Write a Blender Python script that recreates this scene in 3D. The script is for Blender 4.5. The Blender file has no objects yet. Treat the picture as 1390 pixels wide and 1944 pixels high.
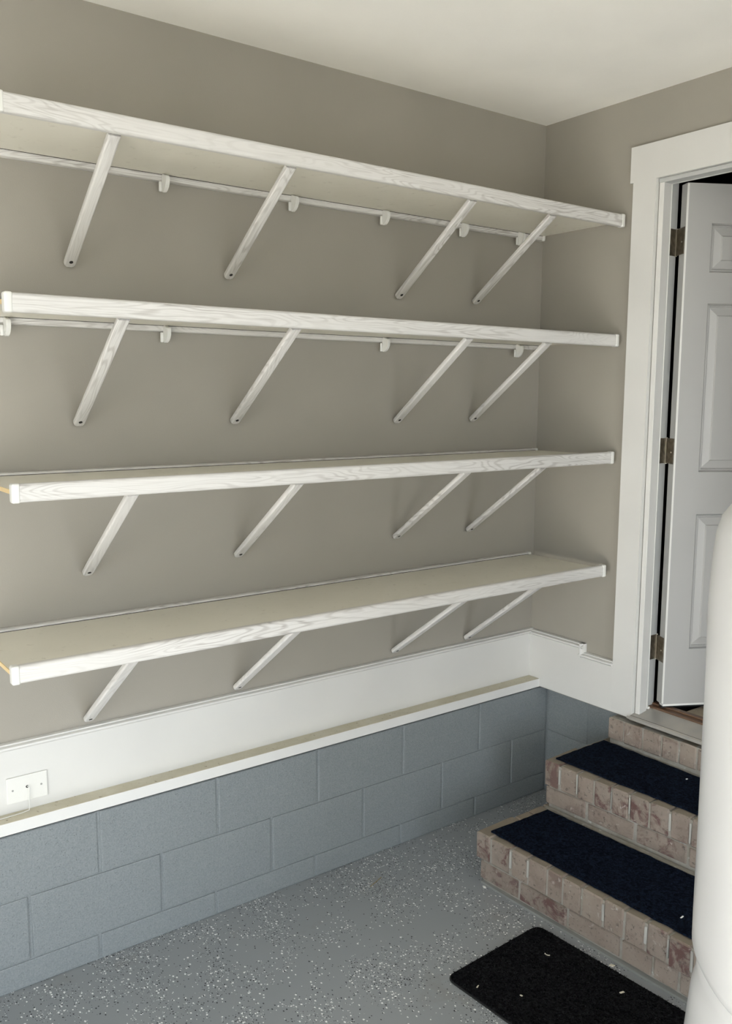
import bpy, bmesh, math, random
from mathutils import Vector, Matrix, Euler
random.seed(7)
SC = bpy.context.scene
COL = SC.collection
ZO = 0.178                      # height of the block line datum above the garage floor

# ------------------------------------------------------------------ camera
cam = bpy.data.objects.new('camera', bpy.data.cameras.new('camera'))
COL.objects.link(cam)
cam.matrix_world = Matrix(((0.59588470, -0.10884961, 0.79565896, 2.6366559),
                           (0.80305641, 0.07500161, -0.59116425, -2.8853557),
                           (0.00467229, 0.99122476, 0.13210468, 1.6037051 + ZO),
                           (0, 0, 0, 1)))
cam.data.sensor_fit = 'VERTICAL'
cam.data.sensor_height = 24.0
cam.data.lens = 1666.57 * 24.0 / 1944.0
cam.data.clip_start = 0.05
SC.camera = cam

# ------------------------------------------------------------------ sky and light
W = bpy.data.worlds.new('overcast_sky'); SC.world = W
W.use_nodes = True
nt = W.node_tree; nt.nodes.clear()
wo = nt.nodes.new('ShaderNodeOutputWorld'); bg = nt.nodes.new('ShaderNodeBackground')
bg.inputs['Color'].default_value = (0.86, 0.93, 1.0, 1); bg.inputs['Strength'].default_value = 6.8
nt.links.new(bg.outputs[0], wo.inputs[0])

ROOM_X, ROOM_Y = 5.4, -5.6      # far sides of the garage
SIDE_Y0, SIDE_Y1, SIDE_H = -4.6, -.8, 2.13       # open garage door in the right-hand wall
FRONT_X0, FRONT_X1, FRONT_H = 1.7, 4.9, 2.13      # open garage door behind the camera
def portal(loc, rot, w, h):
    pl = bpy.data.lights.new('daylight_portal', 'AREA')
    pl.shape = 'RECTANGLE'; pl.size = w; pl.size_y = h; pl.cycles.is_portal = True
    po = bpy.data.objects.new('daylight_portal', pl); COL.objects.link(po); po.location = loc; po.rotation_euler = rot
portal((ROOM_X + .22, (SIDE_Y0 + SIDE_Y1) / 2, SIDE_H / 2), (0, math.radians(90), 0), SIDE_H, SIDE_Y1 - SIDE_Y0)
portal(((FRONT_X0 + FRONT_X1) / 2, ROOM_Y - .22, FRONT_H / 2), (math.radians(90), 0, 0), FRONT_X1 - FRONT_X0, FRONT_H)
sl = bpy.data.lights.new('sun', 'SUN'); sl.energy = 60.0; sl.angle = math.radians(.6); sl.color = (1.0, .93, .82)
so = bpy.data.objects.new('sun', sl); COL.objects.link(so)
SUN_EL, SUN_AZ = math.radians(33), math.radians(-70)     # azimuth measured from +x
so.rotation_euler = Vector((math.cos(SUN_EL) * math.cos(SUN_AZ), math.cos(SUN_EL) * math.sin(SUN_AZ), math.sin(SUN_EL))).to_track_quat('Z', 'Y').to_euler()
so.location = (8, -12, 8)

SC.view_settings.view_transform = 'Standard'
SC.view_settings.look = 'None'
SC.view_settings.gamma = 1.0
SC.view_settings.use_curve_mapping = False
SC.view_settings.exposure = 0.07
SC.cycles.max_bounces = 12
SC.cycles.diffuse_bounces = 8
SC.cycles.use_denoising = True

# ------------------------------------------------------------------ helpers: nodes
class NT:
    def __init__(s, name):
        s.m = bpy.data.materials.new(name); s.m.use_nodes = True
        s.t = s.m.node_tree; s.n = s.t.nodes; s.l = s.t.links
        s.b = s.n['Principled BSDF']
        s.tc = s.n.new('ShaderNodeTexCoord')
    def set(s, **k):
        for a, v in k.items():
            s.b.inputs[a.replace('_', ' ')].default_value = v
    def plug(s, a, b):
        s.l.new(a, b)
    def val(s, inp, v):
        if hasattr(v, 'links'): s.l.new(v, inp)
        else: inp.default_value = v
    def mapping(s, scale=(1, 1, 1), offset_random=False, src='Object'):
        mp = s.n.new('ShaderNodeMapping'); mp.inputs['Scale'].default_value = scale
        if offset_random:
            oi = s.n.new('ShaderNodeObjectInfo')
            mu = s.n.new('ShaderNodeMath'); mu.operation = 'MULTIPLY'; mu.inputs[1].default_value = 37.0
            s.l.new(oi.outputs['Random'], mu.inputs[0])
            ad = s.n.new('ShaderNodeVectorMath'); ad.operation = 'ADD'
            s.l.new(s.tc.outputs[src], ad.inputs[0]); s.l.new(mu.outputs[0], ad.inputs[1])
            s.l.new(ad.outputs[0], mp.inputs[0])
        else:
            s.l.new(s.tc.outputs[src], mp.inputs[0])
        return mp.outputs[0]
    def noise(s, vec, scale, detail=4, rough=.5, dist=0.0, out=0):
        q = s.n.new('ShaderNodeTexNoise'); s.l.new(vec, q.inputs['Vector'])
        q.inputs['Scale'].default_value = scale; q.inputs['Detail'].default_value = detail
        q.inputs['Roughness'].default_value = rough; q.inputs['Distortion'].default_value = dist
        return q.outputs[out]
    def voro(s, vec, scale, feat='F1', out='Distance', rnd=1.0):
        q = s.n.new('ShaderNodeTexVoronoi'); q.feature = feat; s.l.new(vec, q.inputs['Vector'])
        q.inputs['Scale'].default_value = scale; q.inputs['Randomness'].default_value = rnd
        return q
    def math(s, op, a, b=0.0, c=None):
        q = s.n.new('ShaderNodeMath'); q.operation = op
        s.val(q.inputs[0], a); s.val(q.inputs[1], b)
        if c is not None: s.val(q.inputs[2], c)
        return q.outputs[0]
    def ramp(s, fac, lo, hi):
        q = s.n.new('ShaderNodeMapRange'); s.l.new(fac, q.inputs[0])
        q.inputs[1].default_value = lo; q.inputs[2].default_value = hi
        return q.outputs[0]
    def mix(s, fac, a, b):
        q = s.n.new('ShaderNodeMix'); q.data_type = 'RGBA'
        s.val(q.inputs[0], fac)
        for i, v in ((6, a), (7, b)):
            if hasattr(v, 'links'): s.l.new(v, q.inputs[i])
            else: q.inputs[i].default_value = (*v, 1)
        return q.outputs[2]
    def color(s, v): s.val(s.b.inputs['Base Color'], v if hasattr(v, 'links') else (*v, 1))
    def bump(s, h, strength=.3, dist=.002):
        q = s.n.new('ShaderNodeBump'); q.inputs['Strength'].default_value = strength
        q.inputs['Distance'].default_value = dist; s.l.new(h, q.inputs['Height'])
        s.l.new(q.outputs[0], s.b.inputs['Normal'])

def m_paint(name, col, rough=.6, bs=260, bump=.12, var=.04, dist=.0015):
    m = NT(name); v = m.mapping()
    d = tuple(c * (1 - var) for c in col); u = tuple(min(1, c * (1 + var)) for c in col)
    m.color(m.mix(m.ramp(m.noise(v, 2.2, 3), .3, .7), d, u))
    m.set(Roughness=rough); m.bump(m.noise(v, bs, 2), bump, dist)
    return m.m

M = {}
M['wall'] = m_paint('taupe_wall_paint', (.315, .296, .258), .75, 320, .18)
M['ceiling'] = m_paint('ceiling_paint', (.89, .875, .83), .85, 200, .15)
M['white'] = m_paint('white_trim_paint', (.635, .632, .612), .38, 60, .10)
M['door'] = m_paint('grey_white_door_paint', (.385, .383, .372), .42, 300, .06, .015)
M['jamb'] = m_paint('white_jamb_paint', (.50, .51, .50), .4, 90, .06, .02)  # same white as the trim, darkened to carry the jamb's shading
M['plastic'] = m_paint('white_plastic', (.70, .70, .67), .35, 40, .0, .01)
M['housing'] = m_paint('glossy_white_housing', (.60, .60, .595), .25, 20, .0, .01)
M['black'] = m_paint('black_void', (.004, .004, .004), .9, 40, 0, .0)
M['interior'] = m_paint('dark_interior_paint', (.012, .011, .010), .9, 40, 0, .0)  # near-black colour stands in for the darkness of the unlit room
M['dark_gap'] = m_paint('dark_gap', (.03, .02, .017), .9, 40, 0, .0)
M['outside'] = m_paint('driveway_concrete', (.12, .12, .115), .9, 30, .2)

# sill ledge: white face, yellowed dusty top
m = NT('aged_ledge_paint'); v = m.mapping((1, 1, 1))
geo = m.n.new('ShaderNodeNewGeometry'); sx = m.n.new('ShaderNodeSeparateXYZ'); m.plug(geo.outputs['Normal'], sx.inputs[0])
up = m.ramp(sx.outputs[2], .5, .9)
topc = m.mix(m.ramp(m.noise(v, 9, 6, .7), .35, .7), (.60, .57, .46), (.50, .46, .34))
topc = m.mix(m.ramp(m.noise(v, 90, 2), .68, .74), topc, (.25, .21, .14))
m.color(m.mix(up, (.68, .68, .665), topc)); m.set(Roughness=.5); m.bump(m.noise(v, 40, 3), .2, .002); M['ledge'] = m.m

# white-washed oak foil on rails and braces (grain along local X)
m = NT('whitewashed_oak'); v = m.mapping((1.1, 9, 9), True)
n1 = m.noise(v, 1.6, 2, .45, .35)
rings = m.math('SINE', m.math('MULTIPLY', n1, 150.0))
rings = m.ramp(rings, .1, 1.0)
v2 = m.mapping((7, 300, 300), True)
pores = m.ramp(m.noise(v2, 1.0, 3, .6), .52, .70)
v3 = m.mapping((1.3, 10, 10), True)
mask = m.ramp(m.noise(v3, 1.0, 3), .40, .62)
f = m.math('MULTIPLY', m.math('ADD', m.math('MULTIPLY', rings, .55), m.math('MULTIPLY', pores, .70)), m.math('ADD', m.math('MULTIPLY', mask, .75), .25))
m.color(m.mix(f, (.635, .625, .605), (.35, .33, .31))); m.set(Roughness=.42); M['oak'] = m.m

m = NT('cream_shelf_board'); v = m.mapping((1, 1, 1), True)
cc = m.mix(m.ramp(m.noise(v, 2.5, 5, .6), .35, .7), (.74, .715, .63), (.68, .655, .57))
m.color(m.mix(m.ramp(m.noise(v, 30, 5, .7), .60, .74), cc, (.52, .49, .42))); m.set(Roughness=.38)
m.bump(m.noise(v, 120, 2), .05, .001); M['deck'] = m.m
M['raw_edge'] = m_paint('raw_board_edge', (.72, .55, .30), .7, 300, .2, .15)

# painted concrete block
m = NT('grey_painted_block'); v = m.mapping((1, 1, 1), True, 'Object')
vg = m.mapping()
c0 = m.mix(m.ramp(m.noise(v, 1.5, 4), .3, .7), (.205, .228, .240), (.220, .243, .253))
pits = m.voro(vg, 170); pf = m.ramp(pits.outputs['Distance'], .30, .12)
pf = m.math('MULTIPLY', pf, m.ramp(m.noise(vg, 60, 3), .45, .6))
m.color(m.mix(m.math('MULTIPLY', pf, .6), m.mix(m.ramp(m.noise(vg, 240, 2, .7), .35, .65), (.180, .202, .213), (.236, .258, .268)), (.085, .10, .11)))
m.set(Roughness=.5)
h = m.math('ADD', m.noise(vg, 120, 6, .7), m.math('ADD', m.math('MULTIPLY', pf, -.8), m.math('MULTIPLY', m.noise(vg, 12, 3), 2.0)))
m.bump(h, .55, .003); M['block'] = m.m

# epoxy floor with flakes
m = NT('flaked_epoxy_floor'); v = m.mapping()
base = m.mix(m.ramp(m.noise(v, 1.2, 4), .3, .7), (.245, .262, .278), (.275, .294, .310))
base = m.mix(m.ramp(m.noise(v, 5, 5, .65), .60, .8), base, (.225, .225, .217))
dn = m.n.new('ShaderNodeTexNoise'); dn.inputs['Scale'].default_value = 300; m.plug(v, dn.inputs['Vector'])
dv = m.n.new('ShaderNodeVectorMath'); dv.operation = 'MULTIPLY_ADD'; m.plug(dn.outputs['Color'], dv.inputs[0])
dv.inputs[1].default_value = (.0045, .0045, .0045); m.plug(v, dv.inputs[2])
for k, (sc, thr, colr, dens) in enumerate([(88, .31, (.85, .86, .86), .865), (96, .28, (.012, .013, .018), .85), (165, .34, (.66, .68, .69), .93), (185, .34, (.03, .03, .04), .93)]):
    mp = m.n.new('ShaderNodeMapping'); mp.inputs['Location'].default_value = (k * 3.1, k * 1.7, .0313 * k)
    mp.inputs['Rotation'].default_value = (0, 0, k * .7); mp.inputs['Scale'].default_value = (1, 1.35, 1)
    m.plug(dv.outputs[0], mp.inputs[0])
    vo = m.voro(mp.outputs[0], sc); vo.voronoi_dimensions = '2D'
    sp = m.n.new('ShaderNodeSeparateColor'); m.plug(vo.outputs['Color'], sp.inputs[0])
    size = m.math('MULTIPLY', m.math('ADD', m.math('MULTIPLY', sp.outputs[1], .7), .45), thr)
    ins = m.math('LESS_THAN', vo.outputs['Distance'], size)
    cl = m.math('ADD', sp.outputs[0], m.math('MULTIPLY', m.math('SUBTRACT', m.noise(v, 6.0, 3), .5), .75))
    ex = m.math('GREATER_THAN', cl, dens)
    base = m.mix(m.math('MULTIPLY', ins, ex), base, colr)
m.color(base); m.set(Roughness=.33); m.bump(m.noise(v, 25, 3), .06, .002)
m.b.inputs['Coat Weight'].default_value = .35; m.b.inputs['Coat Roughness'].default_value = .2
M['floor'] = m.m

# brick and mortar
m = NT('worn_pink_brick'); v = m.mapping((1, 1, 1), True)
oi = m.n.new('ShaderNodeObjectInfo')
c0 = m.mix(oi.outputs['Random'], (.232, .184, .150), (.198, .164, .138))
c0 = m.mix(m.ramp(m.noise(v, 9, 5, .6), .35, .68), c0, (.285, .238, .200))
red = m.math('MULTIPLY', m.ramp(m.noise(v, 13, 5, .7, .6), .50, .60), m.ramp(oi.outputs['Random'], .15, .85))
c0 = m.mix(red, c0, (.115, .062, .055))
c0 = m.mix(m.ramp(m.noise(v, 70, 4, .75), .57, .68), c0, (.10, .08, .068))
c0 = m.mix(m.ramp(m.noise(v, 26, 6, .75, .5), .61, .70), c0, (.43, .39, .35))
geo = m.n.new('ShaderNodeNewGeometry'); sx = m.n.new('ShaderNodeSeparateXYZ'); m.plug(geo.outputs['Normal'], sx.inputs[0])
c0 = m.mix(m.ramp(sx.outputs[2], .6, .95), c0, (.225, .19, .145))
m.color(c0); m.set(Roughness=.8)
m.bump(m.math('ADD', m.noise(v, 55, 6, .7), m.math('MULTIPLY', m.noise(v, 14, 2), 1.5)), .5, .003); M['brick'] = m.m
m = NT('grey_mortar'); v = m.mapping()
c0 = m.mix(m.ramp(m.noise(v, 14, 5, .6), .35, .65), (.235, .215, .180), (.33, .315, .285))
m.color(m.mix(m.ramp(m.noise(v, 35, 4, .6), .62, .72), c0, (.45, .45, .43))); m.set(Roughness=.9)
m.bump(m.noise(v, 80, 5, .7), .5, .003); M['mortar'] = m.m
M['mortar_floor'] = m_paint('grey_painted_mortar', (.235, .24, .23), .8, 80, .4, .1)
M['mortar_light'] = m_paint('pale_mortar_smear', (.37, .365, .335), .8, 80, .4, .12)

# carpets
def m_carpet(name, c1, c2, c3):
    m = NT(name); v = m.mapping()
    n1 = m.noise(v, 160, 4, .7, 1.2)
    c0 = m.mix(m.ramp(n1, .35, .7), c1, c2)
    c0 = m.mix(m.ramp(m.noise(v, 48, 4, .7, 2.0), .42, .60), tuple(c * .55 for c in c1), c0)
    c0 = m.mix(m.ramp(m.noise(v, 380, 3, .8), .66, .78), c0, c3)
    m.color(c0); m.set(Roughness=1.0); m.b.inputs['Specular IOR Level'].default_value = .05
    m.bump(m.math('ADD', n1, m.noise(v, 500, 2)), .7, .004)
    return m.m
M['navy'] = m_carpet('navy_carpet', (.0035, .006, .014), (.016, .026, .046), (.05, .07, .10))
M['charcoal'] = m_carpet('charcoal_mat_felt', (.005, .005, .006), (.028, .0285, .030), (.09, .09, .09))
M['pile'] = m_carpet('charcoal_mat_fibre', (.012, .012, .013), (.040, .041, .043), (.09, .09, .09))
M['rubber'] = m_paint('black_rubber', (.008, .008, .008), .6, 80, .1, .1)

m = NT('tan_woven_mat'); v = m.mapping()
ch = m.n.new('ShaderNodeTexWave'); ch.inputs['Scale'].default_value = 55; ch.inputs['Distortion'].default_value = 1.0; m.plug(v, ch.inputs['Vector'])
m.color(m.mix(ch.outputs['Fac'], (.30, .255, .19), (.48, .42, .32))); m.set(Roughness=.95); m.bump(ch.outputs['Fac'], .8, .004); M['woven'] = m.m
m = NT('brown_oak_strip'); v = m.mapping((2, 60, 60))
m.color(m.mix(m.noise(v, 1, 4), (.085, .045, .025), (.17, .10, .06))); m.set(Roughness=.45); M['brown_wood'] = m.m
m = NT('brushed_aluminium'); v = m.mapping((3, 90, 90))
m.color(m.mix(m.ramp(m.noise(m.mapping(), 7, 4), .4, .6), (.50, .47, .42), (.42, .405, .38))); m.set(Metallic=.35, Roughness=.42); m.bump(m.noise(v, 3, 2), .04, .001); M['alu'] = m.m
m = NT('tarnished_hinge_steel'); v = m.mapping()
m.color(m.mix(m.ramp(m.noise(v, 60, 4), .4, .6), (.20, .175, .14), (.28, .25, .20))); m.set(Metallic=.9, Roughness=.38); M['hinge'] = m.m
m = NT('hinge_pin_steel'); m.color((.55, .52, .47)); m.set(Metallic=.9, Roughness=.3); M['pin'] = m.m
m = NT('screw_steel'); m.color((.35, .35, .34)); m.set(Metallic=.6, Roughness=.5); M['screw'] = m.m
m = NT('dark_screw_hole'); m.color((.01, .009, .008)); m.set(Roughness=.8); M['hole'] = m.m
m = NT('dry_straw'); m.color((.30, .24, .12)); m.set(Roughness=.8); M['straw'] = m.m
m = NT('pale_debris'); m.color((.62, .58, .46)); m.set(Roughness=.8); M['debris'] = m.m
m = NT('white_paint_chip'); m.color((.85, .85, .82)); m.set(Roughness=.7); M['chip'] = m.m
m = NT('blue_grey_lens'); m.color((.62, .68, .70)); m.set(Roughness=.2); M['lens'] = m.m

# ------------------------------------------------------------------ helpers: geometry
def link(name, me, mat, parent=None, smooth=None):
    o = bpy.data.objects.new(name, me); COL.objects.link(o)
    if mat is not None and not me.materials: me.materials.append(mat)
    if parent is not None: o.parent = parent
    if smooth:
        for p in me.polygons: p.use_smooth = True
        try: me.set_sharp_from_angle(angle=math.radians(smooth))
        except Exception: pass
    return o

def to_mesh(bm, name='mesh'):
    bmesh.ops.recalc_face_normals(bm, faces=bm.faces)
    me = bpy.data.meshes.new(name); bm.to_mesh(me); bm.free(); return me

def box_bm(x0, x1, y0, y1, z0, z1, bev=0, seg=2, bm=None):
    b = bmesh.new()
    bmesh.ops.create_cube(b, size=1)
    for v in b.verts:
        v.co = Vector(((x0 + x1) / 2 + v.co.x * (x1 - x0), (y0 + y1) / 2 + v.co.y * (y1 - y0), (z0 + z1) / 2 + v.co.z * (z1 - z0)))
    if bev: bmesh.ops.bevel(b, geom=list(b.edges), offset=bev, segments=seg, profile=.6, affect='EDGES')
    if bm is None: return b
    me = bpy.data.meshes.new('t'); b.to_mesh(me); b.free(); bm.from_mesh(me); bpy.data.meshes.remove(me); return bm

def box(name, mat, x0, x1, y0, y1, z0, z1, bev=0, seg=2, parent=None):
    """box in world coordinates; the object's origin sits at its centre"""
    c = Vector(((x0 + x1) / 2, (y0 + y1) / 2, (z0 + z1) / 2))
    b = box_bm(x0 - c.x, x1 - c.x, y0 - c.y, y1 - c.y, z0 - c.z, z1 - c.z, bev, seg)
    o = link(name, to_mesh(b, name), mat, parent)
    o.location = c - (parent_world(parent) if parent is not None else Vector((0, 0, 0)))
    return o

def parent_world(p):
    v = Vector((0, 0, 0))
    while p is not None:
        v = v + Vector(p.location); p = p.parent
    return v

def empty(name, loc):
    o = bpy.data.objects.new(name, None); COL.objects.link(o); o.location = loc; o.empty_display_size = .1
    return o

def tag(o, label=None, cat=None, group=None, kind=None):
    if label: o['label'] = label
    if cat: o['category'] = cat
    if group: o['group'] = group
    if kind: o['kind'] = kind
    return o

def prism(name, mat, pts, axis, a0, a1, parent=None, bev=0, smooth=None):
    """extrude polygon pts along axis ('x','y','z') from a0 to a1, world coordinates"""
    b = bmesh.new()
    def P(p, a):
        return {'x': (a, p[0], p[1]), 'y': (p[0], a, p[1]), 'z': (p[0], p[1], a)}[axis]
    c = Vector(P((sum(p[0] for p in pts) / len(pts), sum(p[1] for p in pts) / len(pts)), (a0 + a1) / 2))
    lo = [b.verts.new(Vector(P(p, a0)) - c) for p in pts]; hi = [b.verts.new(Vector(P(p, a1)) - c) for p in pts]
    b.faces.new(lo); b.faces.new(hi)
    n = len(pts)
    for i in range(n): b.faces.new((lo[i], lo[(i + 1) % n], hi[(i + 1) % n], hi[i]))
    if bev:
        bmesh.ops.recalc_face_normals(b, faces=b.faces)
        bmesh.ops.bevel(b, geom=list(b.edges), offset=bev, segments=2, profile=.6, affect='EDGES')
    o = link(name, to_mesh(b, name), mat, parent, smooth or (40 if bev else None))
    o.location = c - (parent_world(parent) if parent is not None else Vector((0, 0, 0)))
    return o

def cyl(name, mat, p0, p1, r, n=12, parent=None, smooth=50):
    p0 = Vector(p0); p1 = Vector(p1); d = p1 - p0; c = (p0 + p1) / 2
    b = bmesh.new(); bmesh.ops.create_cone(b, cap_ends=True, segments=n, radius1=r, radius2=r, depth=d.length)
    q = d.to_track_quat('Z', 'Y'); bmesh.ops.rotate(b, matrix=q.to_matrix(), verts=b.verts)
    o = link(name, to_mesh(b, name), mat, parent, smooth)
    o.location = c - (parent_world(parent) if parent is not None else Vector((0, 0, 0)))
    return o

def tube(name, mat, pts, r, n=8, parent=None):
    cu = bpy.data.curves.new('t', 'CURVE'); cu.dimensions = '3D'; cu.bevel_depth = r; cu.bevel_resolution = 2; cu.use_fill_caps = True
    c = Vector(pts[0])
    s = cu.splines.new('POLY'); s.points.add(len(pts) - 1)
    for i, p in enumerate(pts): s.points[i].co = (*(Vector(p) - c), 1)
    t = bpy.data.objects.new('t', cu); COL.objects.link(t)
    dg = bpy.context.evaluated_depsgraph_get(); me = bpy.data.meshes.new_from_object(t.evaluated_get(dg))
    bpy.data.objects.remove(t); bpy.data.curves.remove(cu)
    me.materials.clear(); o = link(name, me, mat, parent, 60)
    o.location = c - (parent_world(parent) if parent is not None else Vector((0, 0, 0)))
    return o

def weighted(o):
    m_ = o.modifiers.new('weighted_normal', 'WEIGHTED_NORMAL'); m_.keep_sharp = True; m_.weight = 100; return o
def structure(o): o['kind'] = 'structure'; return o
Z = lambda z: z + ZO

# ------------------------------------------------------------------ setting: shell
CEIL = Z(2.718)
structure(box('floor', M['floor'], -.35, ROOM_X + .2, ROOM_Y - .2, .20, -.12, 0))
structure(box('ceiling', M['ceiling'], 0, ROOM_X + .2, ROOM_Y - .2, 0, CEIL, CEIL + .12))
wall_left = structure(box('wall_left', M['wall'], -.15, 0, ROOM_Y - .2, 0, Z(.316), CEIL + .12))
# back wall with the doorway
OPX0, OPX1, OPZ0, OPZ1 = .566, 1.432, Z(.322), Z(2.41)
b = box_bm(-.15, OPX0, 0, .12, Z(.316), CEIL + .12)
box_bm(OPX1, ROOM_X + .2, 0, .12, Z(.316), CEIL + .12, bm=b)
box_bm(OPX0, OPX1, 0, .12, OPZ1, CEIL + .12, bm=b)
wall_back = structure(link('wall_back', to_mesh(b), M['wall']))
# walls with the open garage doors
b = box_bm(ROOM_X, ROOM_X + .2, SIDE_Y1, 0, 0, CEIL)
box_bm(ROOM_X, ROOM_X + .2, ROOM_Y - .2, SIDE_Y0, 0, CEIL, bm=b)
box_bm(ROOM_X, ROOM_X + .2, SIDE_Y0, SIDE_Y1, SIDE_H, CEIL, bm=b)
structure(link('wall_right', to_mesh(b), M['wall']))
b = box_bm(0, FRONT_X0, ROOM_Y - .2, ROOM_Y, 0, CEIL)
box_bm(FRONT_X1, ROOM_X, ROOM_Y - .2, ROOM_Y, 0, CEIL, bm=b)
box_bm(FRONT_X0, FRONT_X1, ROOM_Y - .2, ROOM_Y, FRONT_H, CEIL, bm=b)
structure(link('wall_front', to_mesh(b), M['wall']))
structure(box('driveway', M['outside'], ROOM_X + .201, 30, -30, 14, -.14, -.02))
structure(box('driveway', M['outside'], -14, ROOM_X + .2, -30, ROOM_Y - .201, -.14, -.02))

# ------------------------------------------------------------------ painted block foundation
BX, BY = .0673, .046            # faces of the block work
YJ, S = -.3807, .4064
Z1 = .1106; Z2 = Z1 - .2032
back_l = box('foundation', M['block'], -.15, BX - .0036, ROOM_Y - .2, BY + .10, 0, Z(.3145), parent=wall_left)
back_b = box('foundation', M['block'], BX - .0036, ROOM_X, BY + .0036, .15, 0, Z(.3145), parent=wall_back)
rb = random.Random(3)
def jitter(o, a):
    r = random.Random(hash(o.name) & 0xffff if False else len(o.name) * 131 + int(o.location.x * 997) + int(o.location.y * 613) + int(o.location.z * 389))
    for v in o.data.vertices:
        v.co += Vector((r.uniform(-a, a), r.uniform(-a, a), r.uniform(-a, a)))
G = .0045
def lblock(y0, y1, z0, z1):
    pr = rb.uniform(-.0006, .0008)
    o = box('block', M['block'], BX - .03, BX + pr, y0 + G, y1 - G, z0 + G * .4, z1 - G * .4, .0036, 2, parent=wall_left); return o
def bblock(x0, x1, z0, z1):
    return box('block', M['block'], x0 + G, x1 - G, BY, BY + .03, z0 + G * .4, z1 - G * .4, .0036, 2, parent=wall_back)
jt = [.0063, -.0017, .0014, -.0005, -.0036]; jm = [.0012, .0026, .007, .0078, -.0027, -.0178]
tops = [BY - .002] + [YJ - k * S + (jt[k] if k < 5 else 0) for k in range(14)]
mids = [BY - .002] + [YJ + S / 2 - k * S + (jm[k] if k < 6 else 0) for k in range(15)]
bots = [BY - .002] + [YJ - k * S - .012 for k in range(14)]
for L, z0, z1 in ((tops, Z(Z1), Z(.3155)), (mids, Z(Z2), Z(Z1)), (bots, .0, Z(Z2))):
    for a, c in zip(L[1:], L[:-1]): lblock(max(a, ROOM_Y), c, z0, z1)
run = lambda a: [BX] + [a + k * S for k in range(14) if a + k * S < ROOM_X - .1] + [ROOM_X]
for xs, z0, z1 in ((run(.302), Z(Z1), Z(.3155)), (run(.505), Z(Z2), Z(Z1)), (run(.302), 0.0, Z(Z2))):
    for a, c in zip(xs[:-1], xs[1:]): bblock(a, c, z0, z1)

# ------------------------------------------------------------------ white trim
def cap_profile(d, top, low):
    # d = how far it stands off; returns (offset, z) polygon
    h = top - low
    return [(0, low), (d * .62, low), (d * .86, low + h * .10), (d * 1.0, low + h * .32), (d * .96, low + h * .56), (d * .70, low + h * .74), (d * .62, low + h * .76), (d * .60, low + h * .92), (d * .45, top), (0, top)]
t1 = structure(box('trim_1', M['white'], 0, .015, ROOM_Y, -.0, Z(.345), Z(.560), .001, 1))
prism('cap_moulding', M['white'], [(o_, z_) for o_, z_ in cap_profile(.026, Z(.576), Z(.554))], 'y', ROOM_Y, 0, parent=t1, smooth=35)
structure(box('trim_2', M['ledge'], 0, .0753, ROOM_Y, BY - .006, Z(.3224), Z(.360), .0025, 2))
t3 = structure(prism('trim_3', M['white'], [(.015, Z(.327)), (.566, Z(.327)), (.566, Z(.345)), (.4646, Z(.345)), (.4646, Z(.522)), (.300, Z(.522)), (.300, Z(.560)), (.015, Z(.560))], 'y', -.0205, -.0005))
pr_ = cap_profile(.030, Z(.573), Z(.550))
prism('cap_moulding', M['white'], [(-p[0], p[1]) for p in pr_], 'x', .0, .313, parent=t3, smooth=35)
pr_ = cap_profile(.030, Z(.5365), Z(.5145))
prism('cap_moulding', M['white'], [(-p[0], p[1]) for p in pr_], 'x', .293, .4627, parent=t3, smooth=35)
# the short upright return: profile in x, swept up z
pr_ = cap_profile(.030, .3145, .2925)
prism('cap_moulding', M['white'], [(p[1], -p[0]) for p in pr_], 'z', Z(.5145), Z(.573), parent=t3, smooth=35)

# door surround
t4 = structure(empty('trim_4', (.566, 0, Z(.34))))
box('side_casing', M['white'], .4647, .566, -.0206, 0, Z(.3405), Z(2.4018), parent=t4)
box('side_casing', M['white'], 1.432, 1.533, -.0206, 0, Z(.3405), Z(2.4018), .0012, 1, parent=t4)
box('head_casing', M['white'], .4509, 1.547, -.0210, 0, Z(2.4018), Z(2.5316), parent=t4)
JX = .5905                      # face of the jamb lining seen by the camera
for sgn, x in ((1, JX), (-1, 2 * .999 - JX)):
    xo = OPX0 if sgn > 0 else OPX1
    a0, a1 = sorted((xo + sgn * .0035, x)); box('jamb', M['white'], a0, a1, -.004, .042, Z(.345), Z(2.385), .0012, 1, parent=t4)
    a0, a1 = sorted((xo, x - sgn * .0125)); box('jamb', M['jamb'], a0, a1, .042, .105, Z(.345), Z(2.398), .0008, 1, parent=t4)
    a0, a1 = sorted((x - sgn * .0125, x + sgn * .001)); box('weather_strip', M['plastic'], a0, a1, .0425, .0475, Z(.36), Z(2.385), .001, 1, parent=t4)
box('head_jamb', M['jamb'], OPX0 + .0025, OPX1 - .0025, -.006, .042, Z(2.385), Z(2.4005), .0012, 1, parent=t4)
box('head_jamb', M['jamb'], OPX0, OPX1, .042, .105, Z(2.398), Z(2.41), .0008, 1, parent=t4)
box('weather_strip', M['plastic'], JX, OPX1 - .03, .0425, .0475, Z(2.384), Z(2.398), .001, 1, parent=t4)

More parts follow.
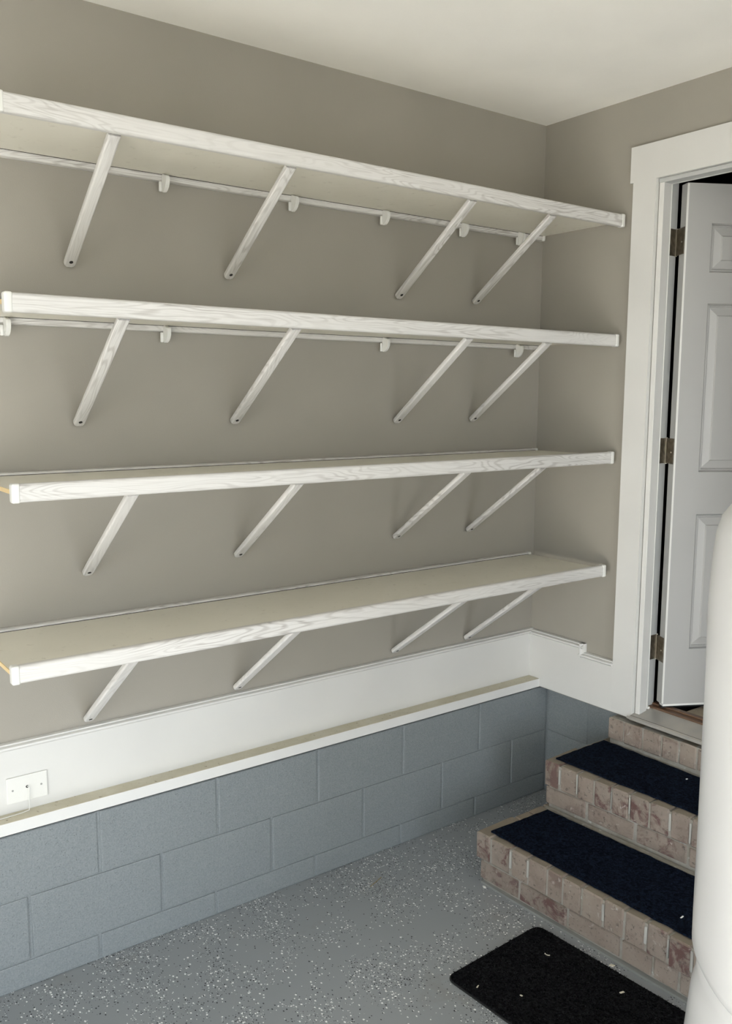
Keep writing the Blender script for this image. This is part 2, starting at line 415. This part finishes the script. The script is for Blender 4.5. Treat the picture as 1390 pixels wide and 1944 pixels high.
# threshold
t5 = structure(empty('trim_5', (.57, 0, Z(.335))))
prism('sill_plate', M['alu'], [(-.036, Z(.3265)), (-.036, Z(.3385)), (-.030, Z(.3425)), (.070, Z(.3590)), (.070, Z(.3265))], 'x', .5665, 1.4315, parent=t5)
box('sill_nosing', M['alu'], .556, 1.442, -.0405, -.0362, Z(.3300), Z(.3400), .0015, 1, parent=t5)
box('sill_groove', M['dark_gap'], .568, 1.43, -.0300, -.0285, Z(.3420), Z(.3432), parent=t5)
box('oak_strip', M['brown_wood'], .578, 1.42, .0702, .1180, Z(.345), Z(.3655), .003, 2, parent=t5)
box('oak_strip', M['brown_wood'], .578, 1.42, .0955, .1180, Z(.3655), Z(.3725), .002, 2, parent=t5)
box('joint_filler', M['chip'], .578, .590, .052, .066, Z(.3560), Z(.366), .003, 2, parent=t5)

# room beyond the door
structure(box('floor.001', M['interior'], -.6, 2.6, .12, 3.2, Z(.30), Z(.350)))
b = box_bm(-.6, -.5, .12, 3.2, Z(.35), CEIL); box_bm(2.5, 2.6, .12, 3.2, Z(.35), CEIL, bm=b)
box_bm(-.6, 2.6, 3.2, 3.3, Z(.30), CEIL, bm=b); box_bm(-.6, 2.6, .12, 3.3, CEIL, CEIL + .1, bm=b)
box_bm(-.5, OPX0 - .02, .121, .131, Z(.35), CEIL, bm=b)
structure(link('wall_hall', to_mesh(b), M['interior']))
im = box('door_mat', M['woven'], .703, 1.38, .135, .62, Z(.3505), Z(.362), .004, 2)
tag(im, 'tan woven mat inside the open doorway, just behind the brown wooden strip', 'mat')

# ------------------------------------------------------------------ the door leaf, open 61 degrees
TH = math.radians(61); DW, DT = .815, .0445
DZ0, DZ1 = Z(.388), Z(2.385)
door = structure(empty('door_1', (.64, .07, DZ0)))
door.rotation_euler = (0, 0, TH)
# local frame: x along the leaf, y = 0 is the face towards the garage, +y into the leaf
def grid_door():
    rows = [(.612, 1.151), (1.315, 1.951), (2.065, 2.243)]
    rows = [(Z(a) - DZ0, Z(c) - DZ0) for a, c in rows]
    st = .102; mid = .105; pw = (DW - 2 * st - mid) / 2
    cols = [(st, st + pw), (st + pw + mid, DW - st)]
    H = DZ1 - DZ0
    xs = sorted({0, DW} | {v for c in cols for v in c}); zs = sorted({0, H} | {v for r in rows for v in r})
    b = bmesh.new()
    for side, y0, sg in ((0, 0.0, 1), (1, DT, -1)):
        for i in range(len(xs) - 1):
            for j in range(len(zs) - 1):
                x0, x1, z0, z1 = xs[i], xs[i + 1], zs[j], zs[j + 1]
                if (x0, x1) in cols and (z0, z1) in rows:
                    # moulded panel: bead, groove, sloping field, raised centre
                    loops = []
                    for ins, dep in ((0, 0), (.0040, .0105), (.0078, .0065), (.0105, .0062), (.0140, .0135), (.0175, .0135), (.0430, .0060), (.0465, .0012), (.052, .0010)):
                        y = y0 + sg * dep
                        loops.append([b.verts.new(p) for p in ((x0 + ins, y, z0 + ins), (x1 - ins, y, z0 + ins), (x1 - ins, y, z1 - ins), (x0 + ins, y, z1 - ins))])
                    for A, B in zip(loops[:-1], loops[1:]):
                        for k in range(4): b.faces.new((A[k], A[(k + 1) % 4], B[(k + 1) % 4], B[k]))
                    b.faces.new(loops[-1])
                else:
                    b.faces.new([b.verts.new(p) for p in ((x0, y0, z0), (x1, y0, z0), (x1, y0, z1), (x0, y0, z1))])
    for q in (((0, 0, 0), (0, DT, 0), (0, DT, H), (0, 0, H)), ((DW, 0, 0), (DW, DT, 0), (DW, DT, H), (DW, 0, H)), ((0, 0, 0), (DW, 0, 0), (DW, DT, 0), (0, DT, 0)), ((0, 0, H), (DW, 0, H), (DW, DT, H), (0, DT, H))):
        b.faces.new([b.verts.new(p) for p in q])
    bmesh.ops.remove_doubles(b, verts=b.verts, dist=1e-5)
    return to_mesh(b, 'door_leaf')
leaf = link('door_leaf', grid_door(), M['door'], door)
def lbox(name, mat, x0, x1, y0, y1, z0, z1, bev=0, parent=door):
    o = link(name, to_mesh(box_bm(x0, x1, y0, y1, z0, z1, bev), name), mat, parent, 40 if bev else None); return o
lbox('edge_band', M['plastic'], -.0012, .006, -.0008, .0016, .003, DZ1 - DZ0 - .003)
lbox('door_sweep', M['plastic'], .004, DW - .004, -.0015, .030, -.008, .0, .001)
lbox('sweep_fin', M['rubber'], .004, DW - .004, .010, .030, -.018, -.008)
# hinges: leaf on the jamb, leaf on the door edge, knuckle between
Rz = Matrix.Rotation(TH, 4, 'Z'); Dm = Matrix.Translation((.64, .07, DZ0)) @ Rz
PIN = Vector((.5825, .1010, 0)); PINL = Dm.inverted() @ Vector((PIN.x, PIN.y, DZ0))
for zt, zb in ((2.229, 2.131), (1.443, 1.345), (.657, .557)):
    z0, z1 = Z(zb) - DZ0, Z(zt) - DZ0
    h = link('hinge', to_mesh(box_bm(-.0035, -.0015, .003, PINL.y, z0, z1, .0004, 1)), M['hinge'], door)
    # the free part of the leaf between door edge and pin
    b = bmesh.new()
    pts = [(-.0035, PINL.y - .001), (-.0015, PINL.y - .001)]
    kn = bmesh.new(); bmesh.ops.create_cone(kn, cap_ends=True, segments=14, radius1=.0038, radius2=.0038, depth=z1 - z0 + .004)
    bmesh.ops.translate(kn, verts=kn.verts, vec=(PINL.x, PINL.y, (z0 + z1) / 2)); b.free()
    link('pin', to_mesh(kn), M['pin'], h, 50)
    br = bmesh.new()
    P0 = Vector((PINL.x, PINL.y)); P1 = Vector((-.0025, .040)); dd = (P1 - P0).normalized(); nn = Vector((-dd.y, dd.x)) * .0010
    quad = [P0 + nn, P1 + nn, P1 - nn, P0 - nn]
    lo = [br.verts.new((q.x, q.y, z0)) for q in quad]; hi = [br.verts.new((q.x, q.y, z1)) for q in quad]
    br.faces.new(lo); br.faces.new(hi)
    for i in range(4): br.faces.new((lo[i], lo[(i + 1) % 4], hi[(i + 1) % 4], hi[i]))
    link('leaf_plate', to_mesh(br), M['hinge'], h)
    sc = bmesh.new(); bmesh.ops.create_uvsphere(sc, u_segments=10, v_segments=6, radius=.0035)
    bmesh.ops.scale(sc, verts=sc.verts, vec=(.4, 1, 1)); bmesh.ops.translate(sc, verts=sc.verts, vec=(-.0045, .020, (z0 + z1) / 2 - .004))
    link('screw', to_mesh(sc), M['pin'], h, 60)
    # leaf let into the jamb (fixed half, part of the door surround)
    j = box('jamb_hinge_leaf', M['hinge'], JX - .0125, JX - .0105, .050, .100, Z(zb), Z(zt), .0003, 1, parent=t4)

# ------------------------------------------------------------------ wall shelves
XF = .4337
shelves = [dict(zf=2.2931, yR=-.0175, yL=-2.3105, dy=(-.0085, -.0112, .0023, .0060), dz=(.0008, .0079, -.0067, -.002), zb=1.9849,
                clips=(-1.7227, -1.2612, -.8742, -.4864, -.1738), label='topmost long white wall shelf, seen from below near the ceiling'),
           dict(zf=1.8414, yR=-.0241, yL=-2.3117, dy=(.0010, .0033, -.0018, .0025), dz=(.0048, .0032, -.0048, -.0032), zb=1.5199,
                clips=(-2.205, -1.73, -.8699, -.1682), label='second long white wall shelf from the top, front rail with wavy arched grain'),
           dict(zf=1.3856, yR=-.0239, yL=-2.3152, dy=(.0105, .0094, .0008, -.0045), dz=(.001, .0025, .0013, -.0048), zb=1.0680,
                clips=(), label='third long white wall shelf from the top, its cream top a thin strip'),
           dict(zf=.9323, yR=-.0461, yL=-2.336, dy=(-.003, -.0016, -.0013, -.0039), dz=(-.001, -.0027, .0064, -.0027), zb=.6079,
                clips=(), label='lowest long white wall shelf with wide cream top, above the white skirting board')]
YS = (-2.0063, -1.4860, -.7894, -.4000)

def bar_mesh(L, w, t, r):
    """flat bar along +X with rounded long edges; x=0 end rounded towards the wall"""
    b = bmesh.new()
    sec = []
    for cx, cz, a0 in ((w / 2 - r, t / 2 - r, 0), (-w / 2 + r, t / 2 - r, 90), (-w / 2 + r, -t / 2 + r, 180), (w / 2 - r, -t / 2 + r, 270)):
        for k in range(4):
            a = math.radians(a0 + k * 30); sec.append((cx + r * math.cos(a), cz + r * math.sin(a)))
    rings = []
    for x, s in ((0, .55), (.0025, .82), (.007, .96), (.013, 1), (L, 1)):
        rings.append([b.verts.new((x, y * s, z * (1 if x > .002 else .97))) for y, z in sec])
    for A, B in zip(rings[:-1], rings[1:]):
        for k in range(len(sec)): b.faces.new((A[k], A[(k + 1) % len(sec)], B[(k + 1) % len(sec)], B[k]))
    b.faces.new(rings[0]); b.faces.new(rings[-1])
    return to_mesh(b, 'brace')
def rail_mesh(L, h, t, r):
    """rail along X (local), height in Z, thickness in Y (front at -y side), front edges rounded"""
    b = bmesh.new(); sec = []
    for cy, cz, a0, rr in ((t / 2 - r, h / 2 - r, 0, r), (-t / 2 + r * .4, h / 2 - r * .4, 90, r * .4), (-t / 2 + r * .4, -h / 2 + r * .4, 180, r * .4), (t / 2 - r, -h / 2 + r, 270, r)):
        for k in range(4):
            a = math.radians(a0 + k * 30); sec.append((cy + rr * math.cos(a), cz + rr * math.sin(a)))
    A = [b.verts.new((-L / 2, y, z)) for y, z in sec]; B = [b.verts.new((L / 2, y, z)) for y, z in sec]
    for k in range(len(sec)): b.faces.new((A[k], A[(k + 1) % len(sec)], B[(k + 1) % len(sec)], B[k]))
    b.faces.new(A); b.faces.new(B)
    return to_mesh(b, 'rail')
def cap_mesh(L, h, t, r):
    b = box_bm(-L / 2, L / 2, -t / 2, t / 2, -h / 2, h / 2)
    bmesh.ops.bevel(b, geom=list(b.edges), offset=r, segments=3, profile=.5, affect='EDGES'); return to_mesh(b, 'cap')
CAP = cap_mesh(.021, .0490, .0265, .0055); CAPB = cap_mesh(.016, .0405, .0300, .005)
# clip: quarter-round hook below the back rail, profile in x-z
def clip_mesh():
    b = bmesh.new(); R_ = .036; w = .0062
    prof = [(0, .018), (.010, .018), (R_ * .93, .010)] + [(R_ * math.cos(math.radians(a)), -R_ * math.sin(math.radians(a))) for a in (0, 20, 40, 58, 74)] + [(.004, -.034), (0, -.034)]
    lo = [b.verts.new((x, -w, z)) for x, z in prof]; hi = [b.verts.new((x, w, z)) for x, z in prof]
    b.faces.new(lo); b.faces.new(hi)
    for i in range(len(prof)): b.faces.new((lo[i], lo[(i + 1) % len(prof)], hi[(i + 1) % len(prof)], hi[i]))
    bmesh.ops.recalc_face_normals(b, faces=b.faces)
    bmesh.ops.bevel(b, geom=[e for e in b.edges if e.calc_face_angle(0) > .8], offset=.0016, segments=2, affect='EDGES')
    box_bm(0, .006, -.016, -.006, -.033, -.003, .0015, 1, bm=b)
    return to_mesh(b, 'clip')
CLIP = clip_mesh(); SCREWC = None
HOLE = bmesh.new(); bmesh.ops.create_cone(HOLE, cap_ends=True, segments=14, radius1=.0056, radius2=.0056, depth=.003); HOLE = to_mesh(HOLE, 'screw')
BRACE_MESH = {}
for si, s in enumerate(shelves):
    zf = Z(s['zf']); L = s['yR'] - s['yL']; yc = (s['yR'] + s['yL']) / 2
    root = tag(empty('wall_shelf', (0, yc, zf - .046)), s['label'], 'shelf', 'long white shelves on the left wall')
    P = root.location
    # deck board
    box('shelf_board', M['deck'], .024, XF - .020, s['yL'] + .004, s['yR'] - .003, zf - .0265, zf - .0150, .0008, 1, parent=root)
    tag(box('board_edge', M['raw_edge'], .028, XF - .021, s['yL'] + .0022, s['yL'] + .0042, zf - .0262, zf - .0153, parent=root), 'raw yellowish board edge at the left end')
    o = weighted(link('front_rail', rail_mesh(L - .03, .0464, .022, .009), M['oak'], root, 40))
    o.rotation_euler = (0, 0, math.radians(-90)); o.location = Vector((XF - .011, yc, zf - .0232)) - P
    bl = L + (s['yR'] * -1 - .008) + (.0 if si > 1 else .012)
    o = weighted(link('back_rail', rail_mesh(L + .0, .038, .027, .008), M['oak'], root, 40))
    o.rotation_euler = (0, 0, math.radians(-90)); o.location = Vector((.0138, yc - .001, zf - .0260)) - P
    if si < 1: o.location.y += .004
    box('rail_seam', M['dark_gap'], .0262, .0282, s['yL'] + .01, s['yR'] - .006, zf - .0280, zf - .0135, parent=root)
    for yy in (s['yL'] + .010, s['yR'] - .010):
        o = weighted(link('end_cap', CAP, M['plastic'], root, 50)); o.rotation_euler = (0, 0, math.radians(-90)); o.location = Vector((XF - .012, yy, zf - .0232)) - P
    o = weighted(link('end_cap', CAPB, M['plastic'], root, 50)); o.rotation_euler = (0, 0, math.radians(-90)); o.location = Vector((.0155, s['yR'] - .006, zf - .0260)) - P
    for k in range(4):
        y = YS[k] + s['dy'][k]; zb = Z(s['zb'] + s['dz'][k])
        hole = Vector((.022, y, zb)); topp = Vector((XF - .030, y - .006, zf - .047))
        d = (topp - hole).normalized(); n = Vector((d.z, 0, -d.x)).normalized()
        Lb = (topp - hole).length + .0185 + .006
        o = weighted(link('brace', bar_mesh(Lb, .034, .017, .0055), M['oak'], root, 40))
        xa = d; za = n; ya = za.cross(xa).normalized(); za = xa.cross(ya)
        R3 = Matrix((xa, ya, za)).transposed()
        o.rotation_euler = R3.to_euler(); start = hole - d * .0185
        o.location = start - P
        h = link('screw', HOLE, M['hole'], o); h.location = (.0185 + .003, 0, .0078)
    for y in s['clips']:
        o = link('clip', CLIP, M['plastic'], root, 50); o.location = Vector((.0202, y, zf - .0450)) - P
        o.location.x = .0262 - P.x

# ------------------------------------------------------------------ wall plate with the thin wire
wp = tag(empty('wall_plate', (.0155, -2.205, Z(.43))), 'white blank wall plate on the white board above the ledge, bottom left', 'wall plate')
box('plate', M['plastic'], .0152, .0205, -2.2650, -2.1455, Z(.3895), Z(.4695), .0022, 2, parent=wp)
for y in (-2.2475, -2.1640): cyl('screw', M['screw'], (.0200, y, Z(.4300)), (.0212, y, Z(.4300)), .0032, 10, parent=wp)
cyl('opening', M['hole'], (.0200, -2.2055, Z(.4330)), (.0209, -2.2055, Z(.4330)), .0042, 12, parent=wp)
wire = tube('thin_wire', M['plastic'], [(.0212, -2.2055, Z(.4330)), (.026, -2.2045, Z(.4365)), (.0295, -2.2020, Z(.4330)), (.029, -2.2020, Z(.4150)), (.0275, -2.2035, Z(.3950)), (.029, -2.2030, Z(.3750)), (.033, -2.2060, Z(.3635)), (.036, -2.2300, Z(.3618)), (.039, -2.2700, Z(.3618)), (.042, -2.3400, Z(.3618)), (.040, -2.4400, Z(.3618))], .0014)
tag(wire, 'thin white wire hanging from the wall plate onto the ledge', 'wire')

# ------------------------------------------------------------------ brick steps
steps = tag(empty('brick_steps', (.45, -.36, 0)), 'two worn pinkish brick steps climbing to the open door', 'steps')
rng = random.Random(11)
def core(poly, z0, z1): return prism('mortar', M['mortar'], poly, 'z', z0, z1, parent=steps)
XE = 1.62
def on(line, x):
    (x0, y0), (x1, y1) = line; return y0 + (x - x0) * (y1 - y0) / (x1 - x0)
LB = ((.453, -.724), (1.34, -.683)); LR = ((.43, -.733), (1.34, -.705))
UB = ((.45, -.372), (1.134, -.335)); UR = ((.447, -.388), (1.134, -.350)); TR = ((.47, -.045), (1.134, -.040))
core([(.461, on(LB, .46) + .0035), (XE - .008, on(LB, XE) + .0035), (XE - .008, BY - .001), (.461, BY - .001)], 0, Z(.0085))
core([(.457, on(UB, .457) + .0035), (XE - .008, on(UB, XE) + .0035), (XE - .008, BY - .002), (.457, BY - .002)], Z(.0085), Z(.1985))
core([(.484, on(TR, .484) + .0035), (XE - .008, on(TR, XE) + .0035), (XE - .008, BY - .003), (.484, BY - .003)], Z(.1985), Z(.3125))
def brick(line, x0, x1, dep, z0, z1, gap=.0042, j=.0012):
    y = on(line, (x0 + x1) / 2) + rng.uniform(-.0025, .0015)
    ang = math.atan2(line[1][1] - line[0][1], line[1][0] - line[0][0])
    w = x1 - x0 - 2 * gap
    b = box_bm(-w / 2, w / 2, 0, dep, 0, z1 - z0, .0045, 1)
    for v in b.verts: v.co += Vector((rng.uniform(-j, j), rng.uniform(-j, j), rng.uniform(-j, j)))
    o = link('brick', to_mesh(b, 'brick'), M['brick'], steps, 30)
    o.location = Vector(((x0 + x1) / 2, y, z0)) - steps.location; o.rotation_euler = (0, rng.uniform(-.008, .008), ang)
    return o
def ext(L, step): 
    L = list(L)
    while L[-1] < XE - step * .3: L.append(L[-1] + step * rng.uniform(.97, 1.03))
    L[-1] = XE; return L
for a, c in zip(*(lambda L: (L[:-1], L[1:]))(ext([.428, .503, .598, .679, .763, .831, .909, .994, 1.074, 1.151, 1.228, 1.306], .079))):
    brick(LR, a, c, .19, Z(-.0865), Z(.0135) + rng.uniform(-.0015, .0015))
for a, c in zip(*(lambda L: (L[:-1], L[1:]))(ext([.441, .635, .845, 1.055, 1.169, 1.257], .205))):
    brick(LB, a, c, .09, Z(-.1660), Z(-.0965))
for a, c in zip(*(lambda L: (L[:-1], L[1:]))(ext([.441, .517, .598, .673, .749, .824, .904, .983, 1.059], .079))):
    brick(UR, a, c, .19, Z(.1055), Z(.2035) + rng.uniform(-.0015, .0015))
for a, c in zip(*(lambda L: (L[:-1], L[1:]))(ext([.438, .633, .841, 1.047], .205))):
    brick(UB, a, c, .09, Z(.0270), Z(.0955))
for a, c in zip(*(lambda L: (L[:-1], L[1:]))(ext([.472, .549, .638, .723, .798, .874], .079))):
    brick(TR, a, c, .074, Z(.2240), Z(.3125) + rng.uniform(-.002, .0005), .0030)
# pointing between the upright bricks, a little behind their faces
for ln, z0, z1, xa in ((LR, -.084, .008, .436), (UR, .108, .198, .450)):
    prism('mortar', M['mortar'], [(xa, on(ln, xa) + .0045), (XE - .004, on(ln, XE) + .0045), (XE - .004, on(ln, XE) + .05), (xa, on(ln, xa) + .05)], 'z', Z(z0), Z(z1), parent=steps)
# bricks returning along the left flank (their tops show beside the carpets)
def side_brick(x, y0, y1, z0, z1, w=.095):
    b = box_bm(0, w, 0, y1 - y0 - .009, 0, z1 - z0, .0045, 1)
    for v in b.verts: v.co += Vector((rng.uniform(-.0012, .0012),) * 3)
    o = link('brick', to_mesh(b, 'brick'), M['brick'], steps, 30)
    o.location = Vector((x + rng.uniform(-.002, .002), y0 + .0045, z0)) - steps.location
for y0, y1 in ((-.540, -.462), (-.462, -.384), (-.384, -.306), (-.306, -.228), (-.228, -.150), (-.150, -.072), (-.072, .044)):
    side_brick(.434, y0, y1, Z(-.0865), Z(.0135))
for y0, y1 in ((-.632, -.426), (-.426, -.220), (-.220, .044)): side_brick(.446, y0, y1, Z(-.1660), Z(-.0965))
for y0, y1 in ((-.195, -.117), (-.117, -.039), (-.039, .044)): side_brick(.443, y0, y1, Z(.1055), Z(.2035))
for y0, y1 in ((-.280, -.100), (-.100, .044)): side_brick(.445, y0, y1, Z(.0270), Z(.0955))
# mortar fillet at the foot of the upper riser and grey fillet at the floor
prism('mortar', M['mortar'], [(.452, -.375), (1.6, -.313), (1.6, -.330), (1.2, -.354), (.9, -.372), (.6, -.384), (.458, -.393)], 'z', Z(.0085), Z(.0165), parent=steps)
prism('mortar', M['mortar_floor'], [(.458, -.716), (1.6, -.664), (1.6, -.684), (1.2, -.704), (.9, -.716), (.6, -.731), (.46, -.732)], 'z', 0.0, .0085, parent=steps)
def smear(line, x, z0, z1):
    y = on(line, x); w = rng.uniform(.0045, .0095); z0 += rng.uniform(0, .02); z1 -= rng.uniform(0, .012)
    b = box_bm(-w / 2, w / 2, -.0012, .012, 0, z1 - z0, .0022, 1)
    for v in b.verts: v.co.x += rng.uniform(-.0014, .0014)
    o = link('mortar', to_mesh(b), M['mortar_light'], steps, 40); o.location = Vector((x, y, z0)) - steps.location
for x in (.598, .679, .994, 1.151, 1.228, 1.306): smear(LR, x, Z(-.078), Z(.008))
for x in (.517, .598, .749, .824, .983, 1.059): smear(UR, x, Z(.114), Z(.198))

# step carpets
def ragged(line_pts, step=.02, amp=.0022):
    out = []
    for (x0, y0), (x1, y1) in zip(line_pts, line_pts[1:] + line_pts[:1]):
        n = max(1, int(math.hypot(x1 - x0, y1 - y0) / step))
        for i in range(n):
            f = i / n; out.append((x0 + (x1 - x0) * f + rng.uniform(-amp, amp), y0 + (y1 - y0) * f + rng.uniform(-amp, amp)))
    return out
c1 = prism('step_carpet', M['navy'], ragged([(.477, -.702), (1.58, -.668), (1.58, -.345), (.4845, -.409)]), 'z', Z(.0160), Z(.0225))
tag(c1, 'navy blue carpet piece laid on the lower brick step', 'carpet')
c2 = prism('step_carpet', M['navy'], ragged([(.470, -.350), (1.58, -.290), (1.58, -.060), (.4645, -.056)]), 'z', Z(.2064), Z(.2125))
tag(c2, 'navy blue carpet piece laid on the upper brick step under the door sill', 'carpet')

# ------------------------------------------------------------------ floor mat
mat = tag(empty('floor_mat', (1.08, -1.0, 0)), 'black felted mat lying on the flaked floor in front of the brick steps', 'mat')
def rrect(cs, r, n=6):
    out = []
    for i, (p, c, q) in enumerate(zip(cs[-1:] + cs[:-1], cs, cs[1:] + cs[:1])):
        p, c, q = Vector(p), Vector(c), Vector(q); a = (p - c).normalized(); d = (q - c).normalized()
        A = c + a * r; D = c + d * r
        for k in range(n + 1):
            t = k / n; out.append(tuple((1 - t) ** 2 * A + 2 * t * (1 - t) * c + t * t * D))
    return out
mc = [(.787, -1.198), (1.49, -1.158), (1.475, -.728), (.769, -.766)]
prism('backing', M['rubber'], rrect(mc, .035), 'z', 0.0005, .005, parent=mat)
inner = [(.7905, -1.194), (1.4865, -1.1545), (1.4715, -.732), (.773, -.770)]
prism('felt', M['charcoal'], rrect(inner, .032), 'z', .005, .0085, parent=mat)
vs, fs = [], []
rp = random.Random(5)
A0, B0, C0, D0 = [Vector(p) for p in inner]
for i in range(16000):
    u, w = rp.random(), rp.random()
    if (min(u, 1 - u) < .03 and min(w, 1 - w) < .05): continue
    p = (A0 * (1 - u) + B0 * u) * (1 - w) + (D0 * (1 - u) + C0 * u) * w
    a = rp.uniform(0, 6.283); l = rp.uniform(.004, .011); h = rp.uniform(.0012, .0035)
    dx, dy = math.cos(a) * l, math.sin(a) * l; nx, ny = -math.sin(a) * .0007, math.cos(a) * .0007
    k = len(vs)
    vs += [(p.x - nx, p.y - ny, .0083), (p.x + nx, p.y + ny, .0083), (p.x + dx * .5, p.y + dy * .5, .0085 + h), (p.x + dx, p.y + dy, .0084)]
    fs += [(k, k + 1, k + 2), (k + 1, k + 3, k + 2)]
me = bpy.data.meshes.new('pile'); me.from_pydata([(x - 1.08, y + 1.0, z) for x, y, z in vs], [], fs)
tag(link('pile', me, M['pile'], mat), kind='stuff')

# ------------------------------------------------------------------ litter
def chip(name, mat_, x, y, z, sx_, sy_, rot, label, cat='debris', arc=False):
    b = bmesh.new()
    if arc:
        pts = [(math.cos(a) * sx_, math.sin(a) * sx_ * .7) for a in [math.radians(200 + 20 * k) for k in range(8)]]
        w = sy_
        lo = [b.verts.new((px * (1 - w), py * (1 - w), .0)) for px, py in pts]; hi = [b.verts.new((px * (1 + w), py * (1 + w), .0)) for px, py in pts]
        lo2 = [b.verts.new((v.co.x, v.co.y, .0025)) for v in lo]; hi2 = [b.verts.new((v.co.x, v.co.y, .0025)) for v in hi]
        for i in range(len(pts) - 1):
            for A, B in ((lo, hi), (lo2, hi2), (lo, lo2), (hi, hi2)): b.faces.new((A[i], A[i + 1], B[i + 1], B[i]))
        b.faces.new((lo[0], hi[0], hi2[0], lo2[0])); b.faces.new((lo[-1], hi[-1], hi2[-1], lo2[-1]))
    else:
        box_bm(-sx_ / 2, sx_ / 2, -sy_ / 2, sy_ / 2, 0, .003, .0008, 1, bm=b)
        for v in b.verts: v.co.x += v.co.y * .5 + rng.uniform(-.0008, .0008); v.co.y += rng.uniform(-.0008, .0008)
    o = link(name, to_mesh(b), mat_, None); o.location = (x, y, z); o.rotation_euler = (0, 0, rot)
    tag(o, label, cat); return o
chip('wood_shaving', M['debris'], .9005, -.862, .0088, .009, .16, .3, 'curled pale shaving lying on the far part of the black mat', arc=True)
chip('wood_chip', M['debris'], 1.0587, -.742, .0088, .013, .010, .4, 'square cream chip on the black mat touching the foot of the brick step')
chip('leaf_bit', M['debris'], 1.1567, -.8212, .0088, .006, .013, .2, 'small torn cream leaf bit on the right half of the black mat')
chip('paper_bit', M['debris'], .8819, -1.1525, .0088, .004, .010, .9, 'thin pale bit near the left corner of the black mat')
chip('paper_bit', M['debris'], .988, -1.0751, .0088, .006, .005, .1, 'tiny pale bit at the middle of the black mat')
chip('paint_chip', M['chip'], .492, -.745, .0005, .014, .009, -.5, 'bright white chip on the floor by the left foot of the lowest brick step')
chip('lint', M['chip'], 1.210, -.613, Z(.0228), .004, .012, .5, 'white lint speck on the lower navy step carpet')
chip('lint', M['chip'], .884, -.1126, Z(.2127), .005, .006, .5, 'white lint speck on the upper navy step carpet')
t = tube('pine_needle', M['straw'], [(.2432, -1.0799, .0018), (.232, -1.045, .0030), (.2167, -1.0084, .0018)], .0013)
tag(t, 'dry brown pine needle on the flaked floor below the middle of the block wall', 'pine needle')

# ------------------------------------------------------------------ white rounded housing at the right edge
AX, AY = 1.9562, -1.2861
prof_low = [(.0, .238), (.012, .247), (.30, .252), (.52, .252), (.6196, .2444), (.6304, .2424), (.6476, .2381), (.6701, .2359), (.6956, .2352), (.7020, .2300), (.7040, .200)]
prof_up = [(.6777, .2060), (.6808, .2175), (.6900, .2290), (.6999, .2371), (.7109, .2426), (.7253, .2464), (.7696, .2469), (.9283, .2471), (1.0799, .2481), (1.2763, .2491), (1.334, .2506), (1.392, .2515), (1.4429, .2505), (1.4934, .2483), (1.5351, .244), (1.565, .236), (1.59, .219), (1.606, .19), (1.614, .14), (1.617, .06)]
def loft(name, mat_, prof, parent, n=64, e=2.35):
    b = bmesh.new(); rings = []
    # cross-section: rounded square turned so its flank faces the room corner
    for z, r in prof:
        ring = []
        for k in range(n):
            a = 2 * math.pi * k / n
            c, s_ = math.cos(a), math.sin(a)
            q = (abs(c) ** e + abs(s_) ** e) ** (-1 / e)
            ring.append(b.verts.new((r * q * c, r * q * s_, z)))
        rings.append(ring)
    for A, B in zip(rings[:-1], rings[1:]):
        for k in range(n): b.faces.new((A[k], A[(k + 1) % n], B[(k + 1) % n], B[k]))
    b.faces.new(rings[0]); b.faces.new(rings[-1])
    o = link(name, to_mesh(b), mat_, parent, 50); return o
hs = tag(empty('white_housing', (AX, AY, 0)), 'tall glossy white rounded housing cut off by the right edge, in front of the steps', 'appliance')
hs.rotation_euler = (0, 0, math.atan2(.80269, .59639) )
loft('base', M['housing'], prof_low, hs)
loft('body', M['housing'], prof_up, hs)
